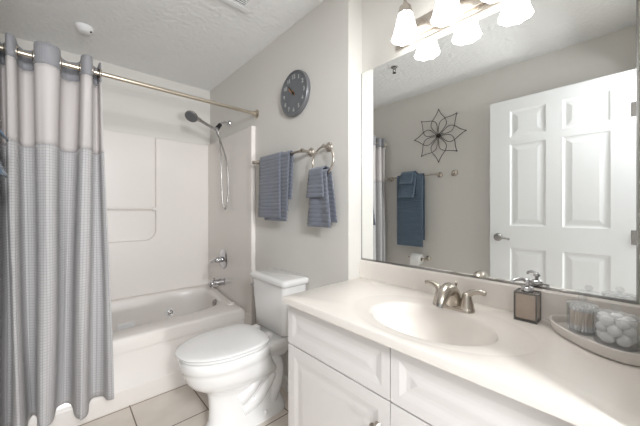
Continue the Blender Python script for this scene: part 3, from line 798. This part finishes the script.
ct = thing('sink_counter', 'cream cultured-marble vanity counter with an integral oval sink', 'countertop', (0.98, 0.5, 0.817))
KX0, KX1, KY0, KY1, KZ = 0.716, XM-0.002, YF+0.001, YC-0.001, 0.847
scx, scy = 0.938, 0.488
bm = new(); NN = 96
def ell(a, b, cx_, z): return [(cx_+a*math.cos(2*PI*i/NN), scy+b*math.sin(2*PI*i/NN), z) for i in range(NN)]
def rectring(ins, z):
    out = []
    for i in range(NN):
        t = 2*PI*i/NN; dx, dy = math.cos(t)*1.0, math.sin(t)*1.35
        k = 1/max(abs(dx)/((KX1-ins-0.955) if dx > 0 else (0.955-KX0-ins)), abs(dy)/((KY1-ins-scy) if dy > 0 else (scy-KY0-ins)))
        out.append((0.955+dx*k, scy+dy*k, z))
    # snap the nearest points to the exact corners
    for cxy in ((KX0+ins, KY0+ins), (KX0+ins, KY1-ins), (KX1-ins, KY0+ins), (KX1-ins, KY1-ins)):
        i = min(range(NN), key=lambda q: (out[q][0]-cxy[0])**2+(out[q][1]-cxy[1])**2)
        out[i] = (cxy[0], cxy[1], z)
    return out
loft(bm, [rectring(0.0, 0.8175), rectring(0.0, KZ-0.005), rectring(0.0015, KZ-0.0015), rectring(0.005, KZ),
          ell(0.222, 0.318, 0.963, KZ), ell(0.214, 0.308, 0.963, KZ-0.0022), ell(0.206, 0.300, 0.963, KZ-0.0030),
          ell(0.160, 0.222, scx, KZ-0.0036), ell(0.152, 0.213, scx, KZ-0.007), ell(0.146, 0.207, scx, KZ-0.016), ell(0.139, 0.197, scx+0.002, KZ-0.045), ell(0.122, 0.172, scx+0.006, KZ-0.082),
          ell(0.095, 0.132, scx+0.012, KZ-0.112), ell(0.06, 0.08, scx+0.018, KZ-0.128), ell(0.028, 0.030, scx+0.022, KZ-0.134)], False, True)
obj('counter_top', bm, M['marble'], ct, smooth=35)
bm = new()
prism(bm, [(1.236, KZ-0.001), (1.236, KZ+0.092), (1.2385, KZ+0.0965), (1.242, KZ+0.098), (XM-0.001, KZ+0.098), (XM-0.001, KZ-0.001)], lambda a, b, h_: (a, h_, b), KY0, KY1)
obj('backsplash', bm, M['marble'], ct)
bm = new(); lathe(bm, [(0.026, -0.001), (0.026, 0.002), (0.020, 0.003), (0.019, 0.0), (0.001, 0.0)], (scx+0.022, scy, KZ-0.1335), (0, 0, 1), 24)
lathe(bm, [(0.016, 0), (0.015, 0.006), (0.001, 0.008)], (scx+0.022, scy, KZ-0.1335), (0, 0, 1), 20); obj('sink_drain', bm, M['dullchrome'], ct, smooth=40)

fa = thing('sink_faucet', 'brushed nickel two-handle centerset faucet behind the oval sink', 'faucet', (1.128, 0.488, KZ-0.003))
FXc, FYc, FZ = 1.125, 0.480, KZ-0.003
bm = new()
def fr_(sx, sy, r, z): return [(FXc+a, FYc+b, z) for a, b in rrect(sx, sy, r, 8)]
loft(bm, [fr_(0.029, 0.078, 0.028, FZ), fr_(0.029, 0.078, 0.028, FZ+0.008), fr_(0.026, 0.075, 0.025, FZ+0.014), fr_(0.018, 0.066, 0.017, FZ+0.018)])
obj('base_plate', bm, M['nickel'], fa, smooth=50)
bm = new()
sp_ = catmull([(FXc+0.006, FYc, FZ+0.008), (FXc-0.004, FYc, FZ+0.048), (FXc-0.030, FYc, FZ+0.076), (FXc-0.066, FYc, FZ+0.074), (FXc-0.094, FYc, FZ+0.054), (FXc-0.108, FYc, FZ+0.034)], 6)
nsp = len(sp_); tube(bm, sp_, [0.034-0.017*(i/(nsp-1))**0.8 for i in range(nsp)], 20)
obj('spout', bm, M['nickel'], fa, smooth=50)
bm = new(); tube(bm, [(FXc-0.107, FYc, FZ+0.036), (FXc-0.112, FYc, FZ+0.026)], [0.014, 0.013], 14); obj('aerator', bm, M['dullchrome'], fa, smooth=50)
for sg in (-1, 1):
    bm = new(); lathe(bm, [(0.026, 0.008), (0.024, 0.022), (0.018, 0.048), (0.016, 0.060), (0.011, 0.068), (0.001, 0.070)], (FXc, FYc+sg*0.051, FZ), (0, 0, 1), 24)
    tube(bm, catmull([(FXc, FYc+sg*0.051, FZ+0.055), (FXc+0.002, FYc+sg*0.060, FZ+0.066), (FXc+0.004, FYc+sg*0.078, FZ+0.076), (FXc+0.004, FYc+sg*0.098, FZ+0.079), (FXc+0.002, FYc+sg*0.114, FZ+0.076)], 6),
         [0.013-0.0045*i/24 for i in range(25)], 12)
    obj('faucet_handle', bm, M['nickel'], fa, smooth=50)
bm = new(); tube(bm, [(FXc+0.030, FYc, FZ+0.005), (FXc+0.030, FYc, FZ+0.082)], 0.0028, 8); lathe(bm, [(0.003, 0), (0.006, 0.008), (0.006, 0.016), (0.001, 0.02)], (FXc+0.030, FYc, FZ+0.078), (0, 0, 1), 12)
obj('lift_rod', bm, M['nickel'], fa, smooth=50)

# mirror
mi = thing('wall_mirror', 'large frameless vanity mirror in the recess above the backsplash', 'mirror', (XM, 0.52, 0.946))
MZ0, MZ1 = 0.947, 1.986; MY0, MY1 = 0.003, YC-0.003
bm = new(); box(bm, XM-0.006, XM-0.0005, MY0, MY1, MZ0, MZ1); obj('mirror_glass', bm, M['mirror'], mi)
bm = new(); box(bm, XM-0.009, XM-0.0004, MY0-0.001, MY1+0.001, MZ0-0.001, MZ0+0.007); obj('bottom_channel', bm, M['dullchrome'], mi)
bm = new(); box(bm, XM-0.0075, XM-0.0004, MY1-0.001, MY1+0.0025, MZ0, MZ1); obj('edge_strip', bm, M['dullchrome'], mi)
bm = new(); box(bm, XM-0.0075, XM-0.0004, MY0-0.004, MY0+0.001, MZ0, MZ1); obj('edge_strip', bm, M['dullchrome'], mi)

# vanity light
vl = thing('vanity_light', 'brushed nickel three-shade vanity light above the mirror, lit', 'light fixture', (XM, 0.516, 2.07))
bm = new()
prism(bm, rrect(0.298, 0.052, 0.006, 3, 0.516, 2.072), lambda a, b, h_: (h_, a, b), XM-0.012, XM-0.0005)
prism(bm, rrect(0.285, 0.034, 0.006, 3, 0.516, 2.072), lambda a, b, h_: (h_, a, b), XM-0.024, XM-0.0115)
obj('back_plate', bm, M['nickel'], vl, bevel=0.003)
for ys in (0.703, 0.516, 0.329):
    sx, zb = 1.150, 1.996
    bm = new()
    tube(bm, catmull([(XM-0.02, ys, 2.075), (XM-0.05, ys, 2.082), (XM-0.080, ys, 2.118), (XM-0.100, ys, 2.150), (sx-0.002, ys, 2.168), (sx, ys, 2.158), (sx, ys, 2.148)], 6), 0.0065, 10)
    lathe(bm, [(0.020, 0), (0.018, 0.008), (0.010, 0.012)], (XM-0.023, ys, 2.075), (-1, 0, 0), 18)
    arm = obj('lamp_arm', bm, M['nickel'], vl, smooth=50)
    bm = new(); lathe(bm, [(0.010, 0.05), (0.014, 0.042), (0.026, 0.030), (0.031, 0.008), (0.031, -0.004)], (sx, ys, 2.104), (0, 0, 1), 24, cap=True); obj('shade_cap', bm, M['nickel'], arm, smooth=50)
    # eight-sided bell shade with a scalloped lower rim, open below
    bm = new(); n8 = 64
    def octo(r, z, sc=0.0):
        out = []
        for i in range(n8):
            t = 2*PI*i/n8; q = ((t+PI/8) % (PI/4))-PI/8
            k = (1/math.cos(q)); k = 0.35+0.65*k/1.04
            out.append((sx+r*k*math.cos(t), ys+r*k*math.sin(t), z-sc*math.cos(8*t)))
        return out
    loft(bm, [octo(0.027, 2.110), octo(0.031, 2.102), octo(0.039, 2.068), octo(0.048, 2.030), octo(0.056, zb+0.006, 0.002), octo(0.0600, zb-0.001, 0.003),
              octo(0.0570, zb, 0.003), octo(0.053, zb+0.007, 0.002), octo(0.045, 2.030), octo(0.036, 2.068), octo(0.028, 2.100)], True, True)
    sh = obj('lamp_shade', bm, M['shade'], arm, smooth=30)
    bm = new(); lathe(bm, [(0.012, 0.0), (0.014, -0.010), (0.026, -0.040), (0.029, -0.055), (0.025, -0.070), (0.012, -0.080), (0.001, -0.082)], (sx, ys, 2.104), (0, 0, 1), 20)
    obj('bulb', bm, M['bulb'], sh, smooth=60)

# ------------------------------------------------------------------ things on the counter
ds = thing('soap_dispenser', 'square smoked-glass soap dispenser with a chrome pump by the backsplash', 'soap dispenser', (1.182, 0.2535, KZ+0.0005))
dx0, dx1, dy0, dy1, dz0, dz1 = 1.151, 1.213, 0.221, 0.286, KZ+0.0005, 0.944
bm = new(); box(bm, dx0+0.005, dx1-0.005, dy0+0.005, dy1-0.005, dz0+0.008, dz1-0.008); obj('liquid', bm, M['liquid'], ds)
bm = new(); box(bm, dx0+0.0005, dx1-0.0005, dy0+0.0005, dy1-0.0005, dz0+0.0005, dz1-0.0005); obj('glass_body', bm, M['smoke'], ds)
bm = new(); e = 0.0042
for xa in (dx0, dx1-e):
    for ya in (dy0, dy1-e): box(bm, xa, xa+e, ya, ya+e, dz0, dz1)
for za, zb in ((dz0, dz0+0.006), (dz1-0.0045, dz1)):
    for xa in (dx0, dx1-e): box(bm, xa, xa+e, dy0+e, dy1-e, za, zb)
    for ya in (dy0, dy1-e): box(bm, dx0+e, dx1-e, ya, ya+e, za, zb)
obj('dark_edges', bm, M['smokeedge'], ds)
px_, py_ = 1.182, 0.2535
bm = new(); lathe(bm, [(0.018, 0), (0.018, 0.014), (0.014, 0.018), (0.008, 0.020), (0.006, 0.022), (0.006, 0.030), (0.011, 0.032), (0.011, 0.042), (0.006, 0.046)], (px_, py_, dz1-0.001), (0, 0, 1), 24)
tube(bm, catmull([(px_, py_, dz1+0.037), (px_-0.016, py_+0.016, dz1+0.042), (px_-0.030, py_+0.032, dz1+0.037), (px_-0.034, py_+0.036, dz1+0.030)], 5), [0.006]*8+[0.0045]*8, 10)
obj('pump', bm, M['chrome'], ds, smooth=40)

tcx, tcy = 1.121, 0.075
bm = new(); NT = 72
ca, sa = math.cos(math.radians(45)), math.sin(math.radians(45))
def tr_(a, b, z, e_=2.4):
    out = []
    for i in range(NT):
        t = 2*PI*i/NT; c, s_ = math.cos(t), math.sin(t)
        p = a*math.copysign(abs(c)**(2/e_), c); q = b*math.copysign(abs(s_)**(2/e_), s_)
        out.append((tcx+p*ca-q*sa, tcy+p*sa+q*ca, z))
    return out
tz = KZ+0.0005
loft(bm, [tr_(0.122, 0.068, tz), tr_(0.128, 0.074, tz+0.003), tr_(0.131, 0.077, tz+0.016), tr_(0.135, 0.081, tz+0.028), tr_(0.135, 0.081, tz+0.031), tr_(0.130, 0.076, tz+0.032),
          tr_(0.126, 0.072, tz+0.028), tr_(0.124, 0.070, tz+0.010), tr_(0.119, 0.065, tz+0.0065)])
tag(obj('vanity_tray', bm, M['tray'], smooth=45), 'oval pewter-grey tray at the right end of the counter, holding two jars', 'tray')
JZ = tz+0.007
def jar(label, x, y, r, hgt):
    j = thing('lidded_jar', label, 'jar', (x, y, JZ), 'clear jars on the vanity tray')
    bm = new(); lathe(bm, [(r-0.003, 0.0), (r, 0.003), (r, hgt), (r-0.0025, hgt), (r-0.0025, 0.006), (0.001, 0.006)], (x, y, JZ), (0, 0, 1), 40); obj('jar_body', bm, M['glass'], j, smooth=40)
    bm = new(); lathe(bm, [(r-0.004, hgt-0.004), (r-0.0035, hgt+0.0005), (r+0.001, hgt+0.001), (r+0.001, hgt+0.005), (r-0.004, hgt+0.007), (0.006, hgt+0.008), (0.001, hgt+0.008)], (x, y, JZ), (0, 0, 1), 40); ld = obj('jar_lid', bm, M['glass'], j, smooth=40)
    bm = new(); lathe(bm, [(0.004, hgt+0.008), (0.005, hgt+0.012), (0.0105, hgt+0.018), (0.011, hgt+0.023), (0.007, hgt+0.029), (0.001, hgt+0.030)], (x, y, JZ), (0, 0, 1), 20); obj('lid_knob', bm, M['glass'], ld, smooth=60)
    return j
J1 = (1.166, 0.113, 0.036, 0.080); J2 = (1.118, 0.041, 0.044, 0.080)
jar('clear lidded jar of cotton swabs, the left one on the grey tray', *J1)
jar('clear lidded jar of cotton balls, the right one on the grey tray', *J2)
# cotton swabs: one built, the others copied
bm = new()
lathe(bm, [(0.0012, 0.0), (0.0012, 0.068)], (0, 0, 0.001), (0, 0, 1), 6)
for f in bm.faces: f.material_index = 0
nf = len(bm.faces)
for z0_ in (0.0, 0.056): lathe(bm, [(0.0006, 0), (0.0024, 0.002), (0.0030, 0.006), (0.0024, 0.011), (0.0012, 0.014)], (0, 0, z0_), (0, 0, 1), 8)
bm.faces.ensure_lookup_table()
for i in range(nf, len(bm.faces)): bm.faces[i].material_index = 1
sw = obj('cotton_swab', bm, None, smooth=60, mats=[M['swabstick'], M['cotton']])
first = True; spots = [(0, 0)]
for rg, n in ((0.0088, 7), (0.0172, 14), (0.0262, 22)):
    spots += [(rg*math.cos(2*PI*i/n+rg*90), rg*math.sin(2*PI*i/n+rg*90)) for i in range(n)]
for (a, b) in spots:
    o = sw if first else sw.copy()
    if not first: C.objects.link(o)
    first = False
    o.location = (J1[0]+a, J1[1]+b, JZ+0.0068+random.uniform(0, 0.001))
    o.rotation_euler = (random.uniform(-0.012, 0.012), random.uniform(-0.012, 0.012), random.uniform(0, 6))
    tag(o, 'cotton swab standing upright in the left clear jar on the tray', 'cotton swab', 'cotton swabs in the jar')
bm = new(); bmesh.ops.create_icosphere(bm, subdivisions=3, radius=0.0150)
for v_ in bm.verts: v_.co *= 1+0.05*math.sin(v_.co.x*300+1)*math.sin(v_.co.y*260)*math.sin(v_.co.z*280+2)
cb = obj('cotton_ball', bm, M['cotton'], smooth=180)
first = True
for lay in range(3):
    for i in range(5):
        a = 2*PI*i/5+lay*0.6
        o = cb if first else cb.copy()
        if not first: C.objects.link(o)
        first = False
        o.location = (J2[0]+0.0256*math.cos(a), J2[1]+0.0256*math.sin(a), JZ+0.0220+lay*0.0225)
        o.rotation_euler = (random.uniform(0, 6), random.uniform(0, 6), 0)
        tag(o, 'white cotton ball inside the right clear jar on the tray', 'cotton ball', 'cotton balls in the jar')
